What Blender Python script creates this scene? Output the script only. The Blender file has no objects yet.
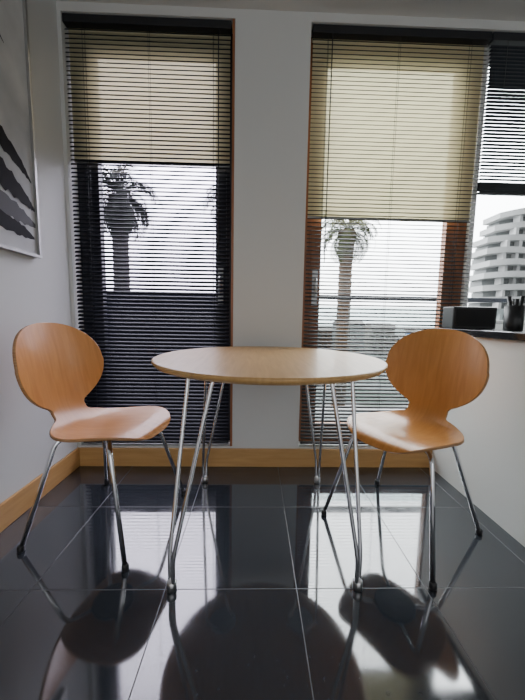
import bpy, bmesh, math, random
from mathutils import Vector, Matrix
random.seed(4)
S = bpy.context.scene
COL = S.collection

# ------------------------------------------------------------ materials
def mat(name, col, rough=0.5, metal=0.0, spec=0.5, coat=0.0):
    m = bpy.data.materials.new(name); m.use_nodes = True
    b = m.node_tree.nodes['Principled BSDF']
    b.inputs['Base Color'].default_value = (*col, 1)
    b.inputs['Roughness'].default_value = rough
    b.inputs['Metallic'].default_value = metal
    b.inputs['Specular IOR Level'].default_value = spec
    b.inputs['Coat Weight'].default_value = coat
    b.inputs['Coat Roughness'].default_value = 0.15
    return m

def wood(name, c1, c2, scale=(1, 12, 12), rough=0.35, coat=0.2, freq=4):
    m = mat(name, c1, rough, coat=coat)
    nt = m.node_tree; N = nt.nodes; L = nt.links
    b = N['Principled BSDF']
    tc = N.new('ShaderNodeTexCoord'); mp = N.new('ShaderNodeMapping')
    mp.inputs['Scale'].default_value = scale
    no = N.new('ShaderNodeTexNoise'); no.inputs['Scale'].default_value = freq
    no.inputs['Detail'].default_value = 6; no.inputs['Distortion'].default_value = 0.6
    cr = N.new('ShaderNodeValToRGB')
    cr.color_ramp.elements[0].position = 0.3; cr.color_ramp.elements[0].color = (*c2, 1)
    cr.color_ramp.elements[1].position = 0.7; cr.color_ramp.elements[1].color = (*c1, 1)
    L.new(tc.outputs['Object'], mp.inputs['Vector']); L.new(mp.outputs[0], no.inputs['Vector'])
    L.new(no.outputs['Fac'], cr.inputs[0]); L.new(cr.outputs[0], b.inputs['Base Color'])
    return m

def plaster(name, col):
    m = mat(name, col, 0.75)
    nt = m.node_tree; N = nt.nodes; L = nt.links
    no = N.new('ShaderNodeTexNoise'); no.inputs['Scale'].default_value = 60
    bp = N.new('ShaderNodeBump'); bp.inputs['Strength'].default_value = 0.05; bp.inputs['Distance'].default_value = 0.01
    L.new(no.outputs['Fac'], bp.inputs['Height']); L.new(bp.outputs[0], N['Principled BSDF'].inputs['Normal'])
    return m

M_wall = plaster('wall_paint', (0.63, 0.64, 0.62))
M_ceil = plaster('ceiling_paint', (0.60, 0.60, 0.57))
M_chair = wood('chair_beech', (0.62, 0.275, 0.070), (0.52, 0.21, 0.048), (1.5, 14, 1.5), 0.38, 0.2)
M_edge = wood('ply_edge', (0.50, 0.27, 0.11), (0.30, 0.14, 0.05), (2, 2, 60), 0.5, 0.1)
M_table = wood('table_oak', (0.56, 0.335, 0.125), (0.46, 0.26, 0.09), (14, 1.2, 1), 0.42, 0.12)
M_base = wood('baseboard_oak', (0.58, 0.34, 0.13), (0.48, 0.265, 0.09), (1, 1, 10), 0.45, 0.1)
M_frame = wood('window_frame_wood', (0.34, 0.13, 0.05), (0.24, 0.088, 0.034), (10, 10, 1), 0.4, 0.1)
M_dframe = mat('window_frame_dark', (0.02, 0.022, 0.028), 0.4)
M_lframe = mat('window_frame_white', (0.6, 0.6, 0.6), 0.4)
M_chrome = mat('chrome', (0.80, 0.80, 0.82), 0.12, 1.0)
M_steel = mat('brushed_steel', (0.6, 0.6, 0.6), 0.3, 1.0)
M_blackp = mat('black_plastic', (0.012, 0.012, 0.013), 0.4)
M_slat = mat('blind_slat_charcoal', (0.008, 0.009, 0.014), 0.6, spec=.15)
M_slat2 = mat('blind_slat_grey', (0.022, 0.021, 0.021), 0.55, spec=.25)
M_rail = mat('blind_headrail', (0.012, 0.013, 0.016), 0.5)
M_granite = mat('black_granite', (0.012, 0.012, 0.014), 0.12)
M_white = mat('white_lacquer', (0.75, 0.75, 0.74), 0.4)

def shade_mat(nm, k):
    m = bpy.data.materials.new(nm); m.use_nodes = True
    nt = m.node_tree; N = nt.nodes; L = nt.links; N.clear()
    o = N.new('ShaderNodeOutputMaterial'); d = N.new('ShaderNodeBsdfDiffuse'); t = N.new('ShaderNodeBsdfTranslucent')
    tr = N.new('ShaderNodeBsdfTransparent'); tr.inputs[0].default_value = (0.9, 0.85, 0.6, 1)
    d.inputs[0].default_value = (0.70, 0.65, 0.43, 1); t.inputs[0].default_value = (0.66, 0.58, 0.32, 1)
    mx = N.new('ShaderNodeMixShader'); mx.inputs[0].default_value = k
    m2 = N.new('ShaderNodeMixShader'); m2.inputs[0].default_value = 0.04
    L.new(d.outputs[0], mx.inputs[1]); L.new(t.outputs[0], mx.inputs[2])
    L.new(mx.outputs[0], m2.inputs[1]); L.new(tr.outputs[0], m2.inputs[2])
    L.new(m2.outputs[0], o.inputs[0]); return m
M_shade = shade_mat('roller_shade_fabric', .22)

def glass_mat(name, tint=(1, 1, 1), g=0.05):
    m = bpy.data.materials.new(name); m.use_nodes = True
    nt = m.node_tree; N = nt.nodes; L = nt.links; N.clear()
    o = N.new('ShaderNodeOutputMaterial'); t = N.new('ShaderNodeBsdfTransparent'); gl = N.new('ShaderNodeBsdfGlossy')
    t.inputs[0].default_value = (*tint, 1); gl.inputs['Roughness'].default_value = 0.02
    mx = N.new('ShaderNodeMixShader'); mx.inputs[0].default_value = g
    L.new(t.outputs[0], mx.inputs[1]); L.new(gl.outputs[0], mx.inputs[2]); L.new(mx.outputs[0], o.inputs[0])
    return m
M_glass = glass_mat('window_glass', (0.95, 0.97, 0.97))
M_glassT = glass_mat('window_glass_tinted', (0.80, 0.78, 0.85))

def floor_mat():
    m = mat('dark_polished_tile', (0.02, 0.022, 0.026), 0.06, spec=0.5)
    nt = m.node_tree; N = nt.nodes; L = nt.links; b = N['Principled BSDF']
    b.inputs['IOR'].default_value = 2.0
    tc = N.new('ShaderNodeTexCoord'); mp = N.new('ShaderNodeMapping')
    T = 0.445
    mp.inputs['Location'].default_value = (-(0.155 - 10*T), -(0.93 - 10*T), 0)
    br = N.new('ShaderNodeTexBrick'); br.offset = 0.0; br.squash = 1.0
    br.inputs['Scale'].default_value = 1.0
    br.inputs['Brick Width'].default_value = T; br.inputs['Row Height'].default_value = T
    br.inputs['Mortar Size'].default_value = 0.0016; br.inputs['Mortar Smooth'].default_value = 0.3
    br.inputs['Color1'].default_value = (0.028, 0.033, 0.040, 1)
    br.inputs['Color2'].default_value = (0.033, 0.038, 0.046, 1)
    br.inputs['Mortar'].default_value = (0.012, 0.012, 0.014, 1)
    L.new(tc.outputs['Object'], mp.inputs['Vector']); L.new(mp.outputs[0], br.inputs['Vector'])
    no = N.new('ShaderNodeTexNoise'); no.inputs['Scale'].default_value = 7; no.inputs['Detail'].default_value = 8
    L.new(tc.outputs['Object'], no.inputs['Vector'])
    n2 = N.new('ShaderNodeTexNoise'); n2.inputs['Scale'].default_value = 60; n2.inputs['Detail'].default_value = 4
    L.new(tc.outputs['Object'], n2.inputs['Vector'])
    m2 = N.new('ShaderNodeMapRange'); m2.inputs['From Min'].default_value = .35; m2.inputs['From Max'].default_value = .75
    m2.inputs['To Min'].default_value = 0.9; m2.inputs['To Max'].default_value = 1.2
    L.new(n2.outputs['Fac'], m2.inputs['Value'])
    vm = N.new('ShaderNodeVectorMath'); vm.operation = 'SCALE'
    L.new(br.outputs['Color'], vm.inputs[0]); L.new(m2.outputs[0], vm.inputs['Scale']); L.new(vm.outputs[0], b.inputs['Base Color'])
    mr = N.new('ShaderNodeMapRange'); mr.inputs['From Min'].default_value = .3; mr.inputs['From Max'].default_value = .7
    mr.inputs['To Min'].default_value = 0.04; mr.inputs['To Max'].default_value = 0.09
    L.new(no.outputs['Fac'], mr.inputs['Value'])
    ad = N.new('ShaderNodeMath'); ad.operation = 'MULTIPLY_ADD'; ad.inputs[1].default_value = 0.5
    L.new(br.outputs['Fac'], ad.inputs[0]); L.new(mr.outputs[0], ad.inputs[2]); L.new(ad.outputs[0], b.inputs['Roughness'])
    bp = N.new('ShaderNodeBump'); bp.inputs['Strength'].default_value = 0.4; bp.inputs['Distance'].default_value = 0.002
    bp.invert = True
    L.new(br.outputs['Fac'], bp.inputs['Height']); L.new(bp.outputs[0], b.inputs['Normal'])
    return m
M_floor = floor_mat()

# ------------------------------------------------------------ mesh helpers
def new_obj(name, bm, mats, parent=None, smooth=False, loc=None):
    me = bpy.data.meshes.new(name); bm.to_mesh(me); bm.free()
    if not isinstance(mats, (list, tuple)): mats = [mats]
    for m in mats: me.materials.append(m)
    if smooth:
        for p in me.polygons: p.use_smooth = True
    o = bpy.data.objects.new(name, me); COL.objects.link(o)
    if parent: o.parent = parent
    if loc: o.location = loc
    return o

def add_box(bm, x0, x1, y0, y1, z0, z1, mi=0):
    vs = [bm.verts.new(p) for p in ((x0,y0,z0),(x1,y0,z0),(x1,y1,z0),(x0,y1,z0),(x0,y0,z1),(x1,y0,z1),(x1,y1,z1),(x0,y1,z1))]
    for f in ((0,3,2,1),(4,5,6,7),(0,1,5,4),(1,2,6,5),(2,3,7,6),(3,0,4,7)):
        fc = bm.faces.new([vs[i] for i in f]); fc.material_index = mi

def boxes(name, lst, m, parent=None, bevel=0):
    bm = bmesh.new()
    for b in lst: add_box(bm, *b)
    o = new_obj(name, bm, m, parent)
    if bevel:
        md = o.modifiers.new('bevel', 'BEVEL'); md.width = bevel; md.segments = 2; md.limit_method = 'ANGLE'
    return o

def empty(name, loc=(0,0,0), rotz=0):
    e = bpy.data.objects.new(name, None); e.location = loc; e.rotation_euler = (0,0,rotz)
    e.empty_display_size = 0.1; COL.objects.link(e); return e

def fillet(pts, r, n=7):
    pts = [Vector(p) for p in pts]; out = [pts[0]]
    for i in range(1, len(pts)-1):
        a, b, c = pts[i-1], pts[i], pts[i+1]
        rr = min(r, (a-b).length*.45, (c-b).length*.45)
        p0 = b+(a-b).normalized()*rr; p1 = b+(c-b).normalized()*rr
        for k in range(n+1):
            t = k/n; out.append(p0*(1-t)**2+b*2*t*(1-t)+p1*t*t)
    out.append(pts[-1]); return out

def add_tube(bm, pts, rad, seg=12, mi=0):
    pts = [Vector(p) for p in pts]; n = len(pts)
    rads = rad if isinstance(rad, (list, tuple)) else [rad]*n
    tang = []
    for i in range(n):
        a = pts[max(0,i-1)]; b = pts[min(n-1,i+1)]; tang.append((b-a).normalized())
    up = Vector((0,0,1)) if abs(tang[0].z) < .9 else Vector((1,0,0))
    u = tang[0].cross(up).normalized(); rings = []
    for i in range(n):
        u = (u - tang[i]*u.dot(tang[i])).normalized(); v = tang[i].cross(u)
        rings.append([bm.verts.new(pts[i]+(u*math.cos(2*math.pi*k/seg)+v*math.sin(2*math.pi*k/seg))*rads[i]) for k in range(seg)])
    for i in range(n-1):
        for k in range(seg):
            f = bm.faces.new((rings[i][k], rings[i][(k+1)%seg], rings[i+1][(k+1)%seg], rings[i+1][k])); f.smooth = True; f.material_index = mi
    for r in (rings[0][::-1], rings[-1]):
        f = bm.faces.new(r); f.material_index = mi

def add_lathe(bm, prof, cx=0, cy=0, seg=48, mi=0):
    rings = []
    for r, z in prof:
        rings.append([bm.verts.new((cx+r*math.cos(2*math.pi*k/seg), cy+r*math.sin(2*math.pi*k/seg), z)) for k in range(seg)])
    for i in range(len(prof)-1):
        for k in range(seg):
            f = bm.faces.new((rings[i][k], rings[i][(k+1)%seg], rings[i+1][(k+1)%seg], rings[i+1][k])); f.smooth = True; f.material_index = mi
    bm.faces.new(rings[0][::-1]).material_index = mi
    bm.faces.new(rings[-1]).material_index = mi

# ------------------------------------------------------------ room
XL = -1.07; YB = 1.785; XH = 1.12; XR = 3.0; YF = -2.6; ZC = 2.555; YO = 1.985
boxes('floor', [(XL-.2, XR+.2, YF, YO, -.1, 0)], M_floor)
boxes('ceiling', [(XL-.2, XR+.2, YF, YO, ZC, ZC+.12)], M_ceil)
boxes('wall_left', [(XL-.2, XL, YF, YO, 0, ZC)], M_wall)
boxes('wall_right', [(XR, XR+.2, YF, YO, 0, ZC)], M_wall)
ZT = 2.510
boxes('wall_back', [
    (XL, -1.05, YB, YO, 0, ZC), (-.13, .28, YB, YO, 0, ZC),
    (-1.05, -.13, YB, YO, 0, .125), (.28, 1.30, YB, YO, 0, .125),
    (1.285, 1.305, YB+.06, YO, .125, ZC), (1.30, 2.35, YB, YO, 0, .865), (2.35, XR, YB, YO, 0, ZC),
    (-1.05, -.13, YB, YO, ZT, ZC), (.28, 1.305, YB, YO, ZT, ZC), (1.305, 2.35, YB, YO, ZT, ZC)], M_wall)
boxes('baseboard_back', [(XL+.016, XH, YB-.015, YB, 0.0, .115)], M_base, bevel=.003)
boxes('baseboard_left', [(XL, XL+.015, YF, YB-.001, 0.0, .115)], M_base, bevel=.003)

# half wall with granite counter
boxes('wall_half', [(XH, XH+.12, -.2, YB, 0, .840)], M_wall)
cnt = empty('kitchen_counter', (XH+.35, 0.8, 0))
def rel(b, e): 
    l = e.location; return (b[0]-l.x, b[1]-l.x, b[2]-l.y, b[3]-l.y, b[4]-l.z, b[5]-l.z)
boxes('countertop', [rel((XH-.025, XH+.68, -.22, YB-.002, .841, .876), cnt)], M_granite, cnt, .003)
boxes('cabinet', [rel((XH+.122, XH+.64, -.2, YB-.01, 0.0, .840), cnt)], M_white, cnt)

# ------------------------------------------------------------ windows
def window(name, x0, x1, z0, z1, handle=None, mf=None, mj=None, w=.05, sw=.065, mg=None):
    mf = mf or M_frame; mj = mj or mf; mg = mg or M_glass
    e = empty(name, ((x0+x1)/2, 1.9, z0))
    y0, y1 = 1.872, 1.945
    fr = [(x0, x0+w, y0, y1, z0, z1), (x0+w, x1-w, y0, y1, z1-.05, z1), (x0+w, x1-w, y0, y1, z0, z0+.04)]
    boxes('frame', [rel(b, e) for b in fr], mf, e, .003)
    boxes('jamb', [rel((x1-w, x1, y0, y1, z0, z1), e)], mf, e, .003)
    if mj is not mf:
        boxes('reveal_trim', [rel((x1-.014, x1, YB+.002, y0-.001, z0, z1), e)], mj, e, .002)
    a0, a1, c0, c1 = x0+w+.002, x1-w-.002, z0+.042, z1-.052
    y2, y3 = y0+.012, y1-.012
    lf = [(a0, a0+sw, y2, y3, c0, c1), (a1-sw, a1, y2, y3, c0, c1), (a0+sw, a1-sw, y2, y3, c1-sw, c1), (a0+sw, a1-sw, y2, y3, c0, c0+sw*1.2)]
    boxes('sash', [rel(b, e) for b in lf], mf, e, .003)
    boxes('glass', [rel((a0+sw, a1-sw, 1.908, 1.910, c0+sw*1.2, c1-sw), e)], mg, e)
    if handle:
        hx = a0+.033 if handle == 'L' else a1-.033
        bm = bmesh.new()
        add_box(bm, hx-.016, hx+.016, y2-.008, y2, 1.0, 1.22)
        add_tube(bm, fillet([(hx, y2-.004, 1.16), (hx, y2-.036, 1.16), (hx, y2-.036, 1.05)], .012), .008, 10)
        add_tube(bm, [(hx, y2-.012, 1.03), (hx, y2, 1.03)], .011, 12)
        for v in bm.verts: v.co -= e.location
        new_obj('handle', bm, M_steel, e)
    return e
window('window_1', -1.05, -.13, .125, ZT, handle='R', mf=M_dframe, mj=M_frame, mg=M_glassT)
window('window_2', .28, 1.285, .125, ZT, handle='L')
window('window_3', 1.305, 2.35, .865, ZT, mf=M_lframe, w=.015, sw=.02)

# ------------------------------------------------------------ venetian blinds
def blind(name, x0, x1, zb, zt, yc, width, pitch, tilt, m, cords, wand=None, stack=0, crown=.003):
    e = empty(name, ((x0+x1)/2, yc, zt)); L = e.location
    boxes('headrail', [rel((x0-.004, x1+.004, yc-.02, yc+.02, zt-.04, zt), e)], M_rail, e, .002)
    bm = bmesh.new(); z = zt-.04-pitch
    zs = []
    while z > zb+.02+stack*.004: zs.append(z); z -= pitch
    for k in range(stack): zs.append(zb+.02+k*.004)
    for z in zs:
        t = tilt if z > zb+.02+stack*.004 else 0.0
        c, s = math.cos(t), math.sin(t)
        j = random.uniform(-.0005, .0005)
        rows = []
        for q in (-1, -.5, 0, .5, 1):
            yy = q*width/2; zz = crown*(1-q*q)
            rows.append((yc+yy*c-zz*s - L.y, z+j+yy*s+zz*c - L.z))
        a = [(bm.verts.new((x0-L.x, y, zv)), bm.verts.new((x1-L.x, y, zv))) for y, zv in rows]
        for i in range(4):
            f = bm.faces.new((a[i][0], a[i][1], a[i+1][1], a[i+1][0])); f.smooth = True
    new_obj('slats', bm, m, e)
    boxes('bottom_rail', [rel((x0, x1, yc-width*.5, yc+width*.5, zb, zb+.012), e)], M_rail, e, .002)
    bm = bmesh.new()
    for cx in cords:
        for dy in (-width*.5-.001, width*.5+.001):
            add_tube(bm, [(cx-L.x, yc+dy-L.y, zb-L.z+.006), (cx-L.x, yc+dy-L.y, -.04)], .0010, 5)
    if wand:
        add_tube(bm, [(wand-L.x, yc-.018-L.y, 1.25-L.z), (wand-L.x, yc-.018-L.y, -.045)], .003, 8)
    new_obj('cords', bm, M_rail, e)
    return e
YS = 1.812
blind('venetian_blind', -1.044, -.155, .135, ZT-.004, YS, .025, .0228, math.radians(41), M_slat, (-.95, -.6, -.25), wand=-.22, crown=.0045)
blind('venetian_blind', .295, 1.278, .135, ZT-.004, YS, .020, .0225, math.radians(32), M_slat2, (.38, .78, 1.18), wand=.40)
blind('venetian_blind', 1.292, 2.34, 1.66, ZT-.004, YS, .024, .019, math.radians(-3), M_slat, (1.38, 1.85, 2.25), stack=12)

def shade(name, x0, x1, zb, zt, y):
    e = empty(name, ((x0+x1)/2, y, zt)); L = e.location
    bm = bmesh.new()
    add_tube(bm, [(x0-L.x, 0, -.022), (x1-L.x, 0, -.022)], .018, 16)
    new_obj('roller', bm, M_shade, e)
    bm = bmesh.new()
    v = [bm.verts.new(p) for p in ((x0-L.x,-.017,-.022),(x1-L.x,-.017,-.022),(x1-L.x,-.017,zb-L.z),(x0-L.x,-.017,zb-L.z))]
    bm.faces.new(v); new_obj('fabric', bm, M_shade, e)
    boxes('hem_bar', [(x0-L.x, x1-L.x, -.021, -.013, zb-L.z-.012, zb-L.z)], M_steel, e, .002)
shade('roller_shade', -1.04, -.16, 1.79, ZT-.004, 1.852)
shade('roller_shade', .30, 1.272, 1.52, ZT-.004, 1.852)

# ------------------------------------------------------------ table
TX, TY, TR, TZ = .060, 1.262, .468, .755
tb = empty('dining_table', (TX, TY, 0))
bm = bmesh.new()
add_lathe(bm, [(TR-.045, TZ-.026), (TR-.012, TZ-.022), (TR-.003, TZ-.013), (TR, TZ-.008), (TR-.0015, TZ-.002), (TR-.005, TZ)], seg=128)
new_obj('top', bm, M_table, tb)
for i, (sx, sy) in enumerate(((-1,-1),(1,-1),(1,1),(-1,1))):
    d = Vector((sx, sy, 0)).normalized(); t = Vector((-d.y, d.x, 0))
    bm = bmesh.new(); zt = TZ-.030
    foot = Vector((sx*.315-.012, sy*.335, 0))
    p = [d*.345+t*.072+Vector((0,0,zt)), foot+t*.011+Vector((0,0,.12)), foot+t*.008+Vector((0,0,.014)),
         foot-t*.008+Vector((0,0,.014)), foot-t*.011+Vector((0,0,.12)), d*.345-t*.072+Vector((0,0,zt))]
    pts = [d*.27+t*.05+Vector((0,0,zt-.002))]+p+[d*.27-t*.05+Vector((0,0,zt-.002))]
    add_tube(bm, fillet(pts, .03), .0072, 12)
    new_obj('leg_%d' % (i+1), bm, M_chrome, tb)
    bm = bmesh.new()
    add_lathe(bm, [(.012, 0.0), (.0165, .003), (.0165, .03), (.012, .036)], foot.x, foot.y, 20)
    new_obj('foot_%d' % (i+1), bm, M_steel, tb)
    bm = bmesh.new(); cpt = d*.30
    add_lathe(bm, [(.07, zt-.004), (.07, zt+.003)], cpt.x, cpt.y, 28)
    new_obj('plate_%d' % (i+1), bm, M_steel, tb)

# ------------------------------------------------------------ chairs
def catmull(P, n=14):
    out = []
    P = [Vector(p) for p in P]; Q = [P[0]*2-P[1]]+P+[P[-1]*2-P[-2]]
    for i in range(1, len(Q)-2):
        a, b, c, d = Q[i-1:i+3]
        for k in range(n):
            t = k/n
            out.append(.5*((2*b)+(c-a)*t+(2*a-5*b+4*c-d)*t*t+(-a+3*b-3*c+d)*t**3))
    out.append(P[-1]); return out

def chair(loc, ang):
    e = empty('dining_chair', loc, ang)
    prof = catmull([(.245,.418),(.225,.440),(.17,.452),(.09,.447),(0,.436),(-.08,.434),(-.14,.447),(-.185,.485),(-.212,.545),(-.232,.63),(-.255,.745),(-.290,.880)])
    arc = [0]
    for i in range(1, len(prof)): arc.append(arc[-1]+(prof[i]-prof[i-1]).length)
    Lt = arc[-1]
    def at(s):
        for i in range(1, len(arc)):
            if arc[i] >= s-1e-9:
                t = (s-arc[i-1])/(arc[i]-arc[i-1]); t = max(0, min(1, t))
                return prof[i-1].lerp(prof[i], t)
        return prof[-1]
    def tang(s):
        return (at(min(Lt, s+.02))-at(max(0, s-.02))).normalized()
    s1, a1, w1 = .205, .205, .212
    s2, a2, w2 = Lt-.190, .190, .224
    def width(s):
        e1 = max(0, 1-abs((s-s1)/(a1 if s < s1 else .235))**2.5)**(1/2.5)*w1
        e2 = max(0, 1-abs((s-s2)/a2)**2.1)**(1/2.1)*w2
        ws = .088 if s1 < s < s2 else 0
        if s <= s1: return e1
        if s >= s2: return e2
        k = 3.2; return (e1**k+e2**k+ws**k)**(1/k)
    NS, NC = 110, 18
    bm = bmesh.new(); rows = []
    for i in range(NS+1):
        t = i/NS; s = Lt*(t-.09*math.sin(2*math.pi*t))
        s = min(max(s, .0006), Lt-.0006)
        p = at(s); tg = tang(s); nrm = Vector((tg.y, -tg.x))
        w = max(width(s), .0015)
        row = []
        f = 1.1 if s > Lt*.62 else .35+.75*max(0, (s/Lt-.45)/.17) if s > Lt*.45 else .35
        for c in range(NC+1):
            v = -1+2*c/NC; v = math.sin(v*math.pi/2); y = v*w
            q = p+nrm*(f*y*y)
            row.append(bm.verts.new((q.x, y, q.y)))
        rows.append(row)
    for i in range(len(rows)-1):
        for c in range(NC):
            f = bm.faces.new((rows[i][c], rows[i][c+1], rows[i+1][c+1], rows[i+1][c])); f.smooth = True
    bmesh.ops.recalc_face_normals(bm, faces=bm.faces)
    o = new_obj('seat_shell', bm, [M_chair, M_edge], e)
    md = o.modifiers.new('thick', 'SOLIDIFY'); md.thickness = .011; md.offset = 0; md.material_offset_rim = 1
    k = 0
    for sx, sy in ((1,1),(1,-1),(-1,1),(-1,-1)):
        bm = bmesh.new()
        fx = .242 if sx > 0 else -.205
        hx = .135 if sx > 0 else -.125
        hy = .165 if sx > 0 else .135
        zt = .422 if sx > 0 else .415
        add_tube(bm, fillet([(.03*sx, .02*sy, .414), (hx, hy*sy, zt), (fx, .243*sy, .008)], .045), .009, 14)
        k += 1; new_obj('leg_%d' % k, bm, M_chrome, e)
        bm = bmesh.new(); add_lathe(bm, [(.011, 0), (.0135, .003), (.0125, .02), (.0105, .024)], fx, .243*sy, 16)
        new_obj('foot_%d' % k, bm, M_blackp, e)
    bm = bmesh.new(); add_lathe(bm, [(.085, .403), (.09, .407), (.09, .420), (.08, .428)], 0, 0, 28)
    new_obj('mount_plate', bm, M_blackp, e)
    return e
chair((-.645, 1.295, 0), math.atan2(-.20, .98))
chair((.677, 1.266, 0), math.atan2(-.59, -.81))

# ------------------------------------------------------------ picture on left wall
M_canvas = mat('painting_canvas', (0.55, 0.56, 0.56), 0.8)
nt = M_canvas.node_tree; no = nt.nodes.new('ShaderNodeTexNoise'); no.inputs['Scale'].default_value = 3; no.inputs['Detail'].default_value = 7
cr = nt.nodes.new('ShaderNodeValToRGB'); cr.color_ramp.elements[0].color = (.38,.39,.40,1); cr.color_ramp.elements[1].color = (.62,.63,.62,1)
cr.color_ramp.elements[0].position = .35; cr.color_ramp.elements[1].position = .6
nt.links.new(no.outputs['Fac'], cr.inputs[0]); nt.links.new(cr.outputs[0], nt.nodes['Principled BSDF'].inputs['Base Color'])
M_ink = mat('painting_black', (0.010, 0.010, 0.012), 0.7, spec=.2); M_ink2 = mat('painting_grey', (0.08, 0.08, 0.085), 0.7)
PY0, PY1, PZ0, PZ1 = .50, 1.515, 1.185, 2.40
pc = empty('framed_painting', (XL, (PY0+PY1)/2, (PZ0+PZ1)/2))
def prel(b): return rel(b, pc)
boxes('canvas', [prel((XL+.002, XL+.022, PY0+.012, PY1-.012, PZ0+.012, PZ1-.012))], M_canvas, pc)
boxes('frame', [prel(b) for b in ((XL+.001, XL+.035, PY0, PY0+.012, PZ0, PZ1), (XL+.001, XL+.035, PY1-.012, PY1, PZ0, PZ1),
    (XL+.001, XL+.035, PY0+.012, PY1-.012, PZ0, PZ0+.012), (XL+.001, XL+.035, PY0+.012, PY1-.012, PZ1-.012, PZ1))], mat('frame_silver', (.40,.40,.39), .35, .6), pc)
def stroke(name, pts, m, dx):
    bm = bmesh.new(); r = []
    P = catmull([(a, b, c) for a, b, c in pts], 10)
    for i, p in enumerate(P):
        w = p.z*(1+.12*math.sin(i*1.7)+.08*math.sin(i*4.1))
        r.append((bm.verts.new((XL+.0225+dx-pc.location.x, p.x-pc.location.y, p.y+w-pc.location.z)),
                  bm.verts.new((XL+.0225+dx-pc.location.x, p.x-pc.location.y, p.y-w*.9-pc.location.z))))
    for i in range(len(r)-1): bm.faces.new((r[i][0], r[i][1], r[i+1][1], r[i+1][0]))
    new_obj(name, bm, m, pc)
stroke('stroke_1', [(.60,1.85,.04),(.85,1.80,.06),(1.1,1.73,.06),(1.28,1.66,.05),(1.42,1.58,.03),(1.49,1.52,.004)], M_ink, .001)
stroke('stroke_2', [(.60,1.62,.03),(.9,1.60,.07),(1.15,1.55,.075),(1.32,1.49,.06),(1.45,1.43,.03),(1.50,1.40,.006)], M_ink, .0015)
stroke('stroke_3', [(.7,1.45,.02),(.95,1.43,.03),(1.2,1.40,.04),(1.38,1.36,.04),(1.5,1.33,.01)], M_ink2, .001)
stroke('stroke_4', [(1.0,1.34,.02),(1.2,1.32,.04),(1.4,1.29,.03),(1.49,1.27,.006)], M_ink, .0008)
stroke('stroke_5', [(1.0,2.24,.004),(1.15,2.18,.014),(1.28,2.10,.016),(1.38,2.02,.003)], M_ink, .001)

# ------------------------------------------------------------ things on counter
sp = empty('radio_speaker', (1.235, 1.715, .876))
boxes('body', [(-.125, .125, -.05, .05, 0.001, .125)], M_blackp, sp, .006)
boxes('grille', [(-.11, .11, -.052, -.0495, .015, .11)], mat('grille_black', (.008,.008,.009), .8), sp)
uh = empty('utensil_holder', (1.225, 1.40, .876))
bm = bmesh.new(); add_lathe(bm, [(.036, .001), (.038, .004), (.039, .12), (.036, .12), (.035, .02)], seg=32); new_obj('cup', bm, M_blackp, uh)
bm = bmesh.new()
for a in range(6):
    an = a*1.05; add_tube(bm, [(.012*math.cos(an), .012*math.sin(an), .03), (.026*math.cos(an), .026*math.sin(an), .14+.012*(a%3))], [.005, .009], 8)
new_obj('utensils', bm, M_blackp, uh)
bt = empty('oil_bottle', (1.235, 1.30, .876))
bm = bmesh.new(); add_lathe(bm, [(.026,.001),(.030,.006),(.030,.09),(.024,.115),(.011,.135),(.011,.165),(.014,.167),(.014,.178),(.010,.18)], seg=32)
new_obj('bottle', bm, mat('bottle_dark', (.10,.11,.11), .2), bt)
bm = bmesh.new(); add_lathe(bm, [(.0306,.03),(.0306,.075)], seg=32); new_obj('label', bm, M_white, bt)

# ------------------------------------------------------------ outside: balcony
M_bfloor = mat('balcony_tile', (.12,.12,.12), .6); M_dark = mat('balustrade_dark', (.008,.010,.017), .6, spec=.2)
boxes('balcony_floor', [(-3.5, 4.5, YO, 3.15, -.12, -.02)], M_bfloor)
bal = empty('balcony_railing', (0, 3.05, 0))
lst = [(-3.4, 4.4, -.03, .03, 1.12, 1.16)]
for x in (-3.38, -1.9, .36, 2.0, 3.2, 4.38): lst.append((x-.02, x+.02, -.02, .02, -.02, 1.12))
boxes('rails', lst, M_dark, bal)
boxes('solid_panel', [(-3.36, .34, -.012, .012, .0, 1.115)], M_dark, bal)
boxes('clear_panel', [(.38, 4.36, -.004, .004, .05, 1.05)], glass_mat('balustrade_glass', (.75,.8,.8), .06), bal)

GZ = -7.0
M_ground = mat('promenade_ground', (.20,.20,.19), .9)
nt = M_ground.node_tree; no = nt.nodes.new('ShaderNodeTexNoise'); no.inputs['Scale'].default_value = .15
tc = nt.nodes.new('ShaderNodeTexCoord'); nt.links.new(tc.outputs['Object'], no.inputs['Vector'])
cr = nt.nodes.new('ShaderNodeValToRGB'); cr.color_ramp.elements[0].color = (.03,.045,.03,1); cr.color_ramp.elements[1].color = (.11,.11,.11,1)
cr.color_ramp.elements[0].position = .42; cr.color_ramp.elements[1].position = .55
nt.links.new(no.outputs['Fac'], cr.inputs[0]); nt.links.new(cr.outputs[0], nt.nodes['Principled BSDF'].inputs['Base Color'])
boxes('ground_outside', [(-220, 260, 4, 420, GZ-.5, GZ)], M_ground)

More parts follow.
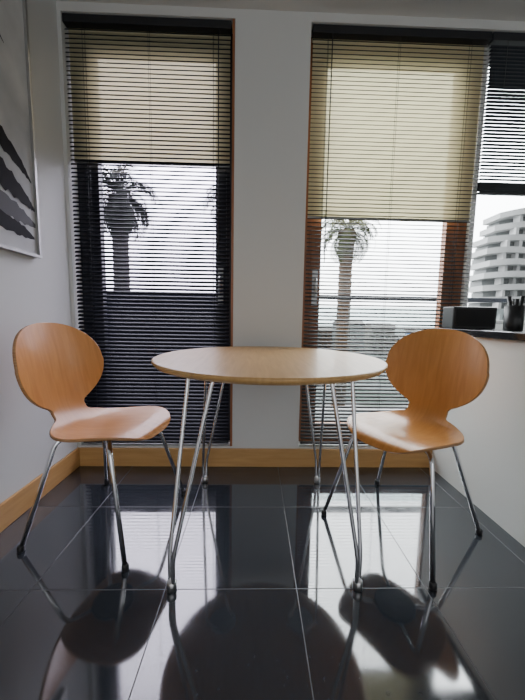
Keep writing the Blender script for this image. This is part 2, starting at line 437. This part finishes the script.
def palm(x, y, ztop, crown, tr, cols, seed):
    rnd = random.Random(seed)
    e = empty('palm_tree', (x, y, GZ)); H = ztop-GZ
    bm = bmesh.new(); n = 60; P = []; R = []
    for i in range(n+1):
        t = i/n; P.append((.15*math.sin(t*2), 0, H*t)); R.append(tr*(1.15-.25*t)*(1.08 if i % 2 else .95)*(1+.35*max(0, t-.85)/.15))
    add_tube(bm, P, R, 12); new_obj('trunk', bm, mat('palm_bark', cols[1], .9, spec=.1), e)
    bm = bmesh.new()
    for k in range(80):
        az = rnd.uniform(0, 2*math.pi); el = rnd.uniform(-.9, 1.35); Lf = crown*rnd.uniform(.8, 1.1)
        d = Vector((math.cos(az), math.sin(az), 0)); p = Vector((.14, 0, H)); a = el; m = 16; st = Lf/m; spine = [p.copy()]
        for i in range(m):
            a -= .05+.012*i; p = p+(d*math.cos(a)+Vector((0,0,math.sin(a))))*st; spine.append(p.copy())
        side = Vector((-d.y, d.x, 0))
        for i in range(3, m):
            q = spine[i]; dr = (spine[i+1]-spine[i]).normalized(); ln = crown*.30*math.sin(math.pi*min(.98, (i/m)*.8+.15))
            for sg in (-1, 1):
                tip = q+(side*sg*.8+dr*.8-Vector((0,0,.25))).normalized()*ln
                w = dr*st*.28
                bm.faces.new([bm.verts.new(q-w), bm.verts.new(q+w), bm.verts.new(tip)])
        for i in range(m):
            w = side*.02*crown
            bm.faces.new([bm.verts.new(spine[i]-w), bm.verts.new(spine[i]+w), bm.verts.new(spine[i+1]+w*.8), bm.verts.new(spine[i+1]-w*.8)])
    new_obj('fronds', bm, mat('palm_frond', cols[0], .7, spec=.1), e)
palm(-5.35, 12, 5.4, 1.9, .30, ((.09,.10,.09), (.10,.095,.095)), 1)  # palm colours lightened, air haze mixed into the base colour
palm(-1.05, 12.5, 5.4, 1.6, .25, ((.09,.10,.09), (.10,.095,.095)), 5)
palm(4.55, 16, 5.5, 2.1, .36, ((.10,.11,.055), (.17,.12,.09)), 2)

# apartment building with wavy balconies
bd = empty('apartment_building', (64, 72, GZ)); bd.scale = (1.5, 1.5, 1.5)
bm = bmesh.new(); bm2 = bmesh.new(); bm3 = bmesh.new()
def wavy(bmx, x0, x1, yf, depth, z0, z1, ph, amp):
    n = 60; a = []; b = []
    for i in range(n+1):
        t = i/n; x = x0+(x1-x0)*t; rnd_end = 2.2*(max(0, 1-t*9)**2)
        y = yf-amp*math.sin(t*11+ph)+rnd_end
        a.append((bmx.verts.new((x, y, z0)), bmx.verts.new((x, y, z1)))); b.append((bmx.verts.new((x, yf+depth, z0)), bmx.verts.new((x, yf+depth, z1))))
    for i in range(n):
        bmx.faces.new((a[i][0], a[i+1][0], a[i+1][1], a[i][1])); bmx.faces.new((a[i][1], a[i+1][1], b[i+1][1], b[i][1]))
        bmx.faces.new((a[i][0], b[i][0], b[i+1][0], a[i+1][0]))
    bmx.faces.new((a[0][0], a[0][1], b[0][1], b[0][0])); bmx.faces.new((a[n][0], b[n][0], b[n][1], a[n][1]))
NF = 12
for f in range(NF):
    z = f*1.85; xo = -7.0+(1.6 if f >= NF-2 else 0)+(f % 2)*.4
    wavy(bm, xo, 22, -3, 6, z+1.0, z+1.85, f*1.1, .6)
    wavy(bm2, xo+1.0, 21, -1.6, 5, z, z+1.0, f, .15)
    for q in range(14):
        xx = xo+1.6+q*1.9; add_box(bm3, xx, xx+.45, -2.4, -1.2, z, z+1.0)
new_obj('balcony_bands', bm, mat('render_white', (.42,.42,.42), .8), bd)  # band colour raised to include distance haze
new_obj('glazing', bm2, mat('dark_glazing', (.12,.13,.13), .4), bd)  # glazing lightened too, its haze-softened contrast is in the colour
new_obj('piers', bm3, mat('render_grey', (.40,.40,.40), .8), bd)

# distant low buildings / town
cols = [(.20,.17,.14), (.50,.24,.03), (.03,.12,.30), (.22,.21,.19), (.22,.10,.05), (.25,.25,.25), (.05,.12,.08)]
for i in range(24):
    x = -58+i*4.2+random.uniform(-1, 1); y = random.uniform(66, 92); w = random.uniform(1.4, 2.8); h = random.uniform(2.5, 7.0)
    e = empty('town_house', (x, y, GZ)); c = cols[i % 7]
    boxes('walls', [(-w, w, -3, 3, 0, h)], mat('house_%d' % i, tuple(k*.8 for k in c), .8), e)
    bm = bmesh.new()
    v = [bm.verts.new(p) for p in ((-w-.3,-3.3,h),(w+.3,-3.3,h),(w+.3,3.3,h),(-w-.3,3.3,h),(-w-.3,0,h+.8),(w+.3,0,h+.8))]
    for f in ((0,1,5,4),(2,3,4,5),(0,4,3),(1,2,5)): bm.faces.new([v[q] for q in f])
    new_obj('roof', bm, mat('roof_%d' % i, (.13,.10,.09), .8), e)
    boxes('windows', [(-w+.5+k*1.4, -w+1.1+k*1.4, -3.02, -2.99, zz, zz+1.1) for k in range(max(1, int((2*w-.8)/1.4))) for zz in (1.0, 3.6) if zz+1.2 < h], M_granite, e)

# ------------------------------------------------------------ world: overcast sky, brighter towards the (veiled) sun side and zenith
W = bpy.data.worlds.new('overcast_sky'); S.world = W; W.use_nodes = True
nt = W.node_tree; N = nt.nodes; bg = N['Background']
tc = N.new('ShaderNodeTexCoord'); sx = N.new('ShaderNodeSeparateXYZ'); mr = N.new('ShaderNodeMapRange')
mr.interpolation_type = 'SMOOTHSTEP'
mr.inputs['From Min'].default_value = -.3; mr.inputs['From Max'].default_value = .65
mr.inputs['To Min'].default_value = 1.3; mr.inputs['To Max'].default_value = 11.0
nt.links.new(tc.outputs['Generated'], sx.inputs[0]); nt.links.new(sx.outputs['Y'], mr.inputs['Value'])
mz = N.new('ShaderNodeMapRange'); mz.inputs['From Min'].default_value = 0; mz.inputs['From Max'].default_value = .8
mz.inputs['To Min'].default_value = 0.85; mz.inputs['To Max'].default_value = 2.3
nt.links.new(sx.outputs['Z'], mz.inputs['Value'])
mu = N.new('ShaderNodeMath'); mu.operation = 'MULTIPLY'
nt.links.new(mr.outputs[0], mu.inputs[0]); nt.links.new(mz.outputs[0], mu.inputs[1])
nt.links.new(mu.outputs[0], bg.inputs['Strength']); bg.inputs['Color'].default_value = (.96, .97, 1.0, 1)

# ------------------------------------------------------------ camera
cam = bpy.data.cameras.new('camera'); co = bpy.data.objects.new('camera', cam); COL.objects.link(co)
cam.sensor_fit = 'HORIZONTAL'; cam.sensor_width = 36; cam.lens = 36*300/525; cam.clip_start = .01; cam.clip_end = 1000
p, y, r = math.radians(6), math.radians(1.5), math.radians(1.0)
fw = Vector((math.sin(y)*math.cos(p), math.cos(y)*math.cos(p), -math.sin(p)))
rt = fw.cross(Vector((0,0,1))).normalized(); up = rt.cross(fw).normalized()
rt2 = rt*math.cos(r)+up*math.sin(r); up2 = up*math.cos(r)-rt*math.sin(r)
Mx = Matrix((rt2, up2, -fw)).transposed().to_4x4(); Mx.translation = Vector((0, 0, .915))
co.matrix_world = Mx; S.camera = co
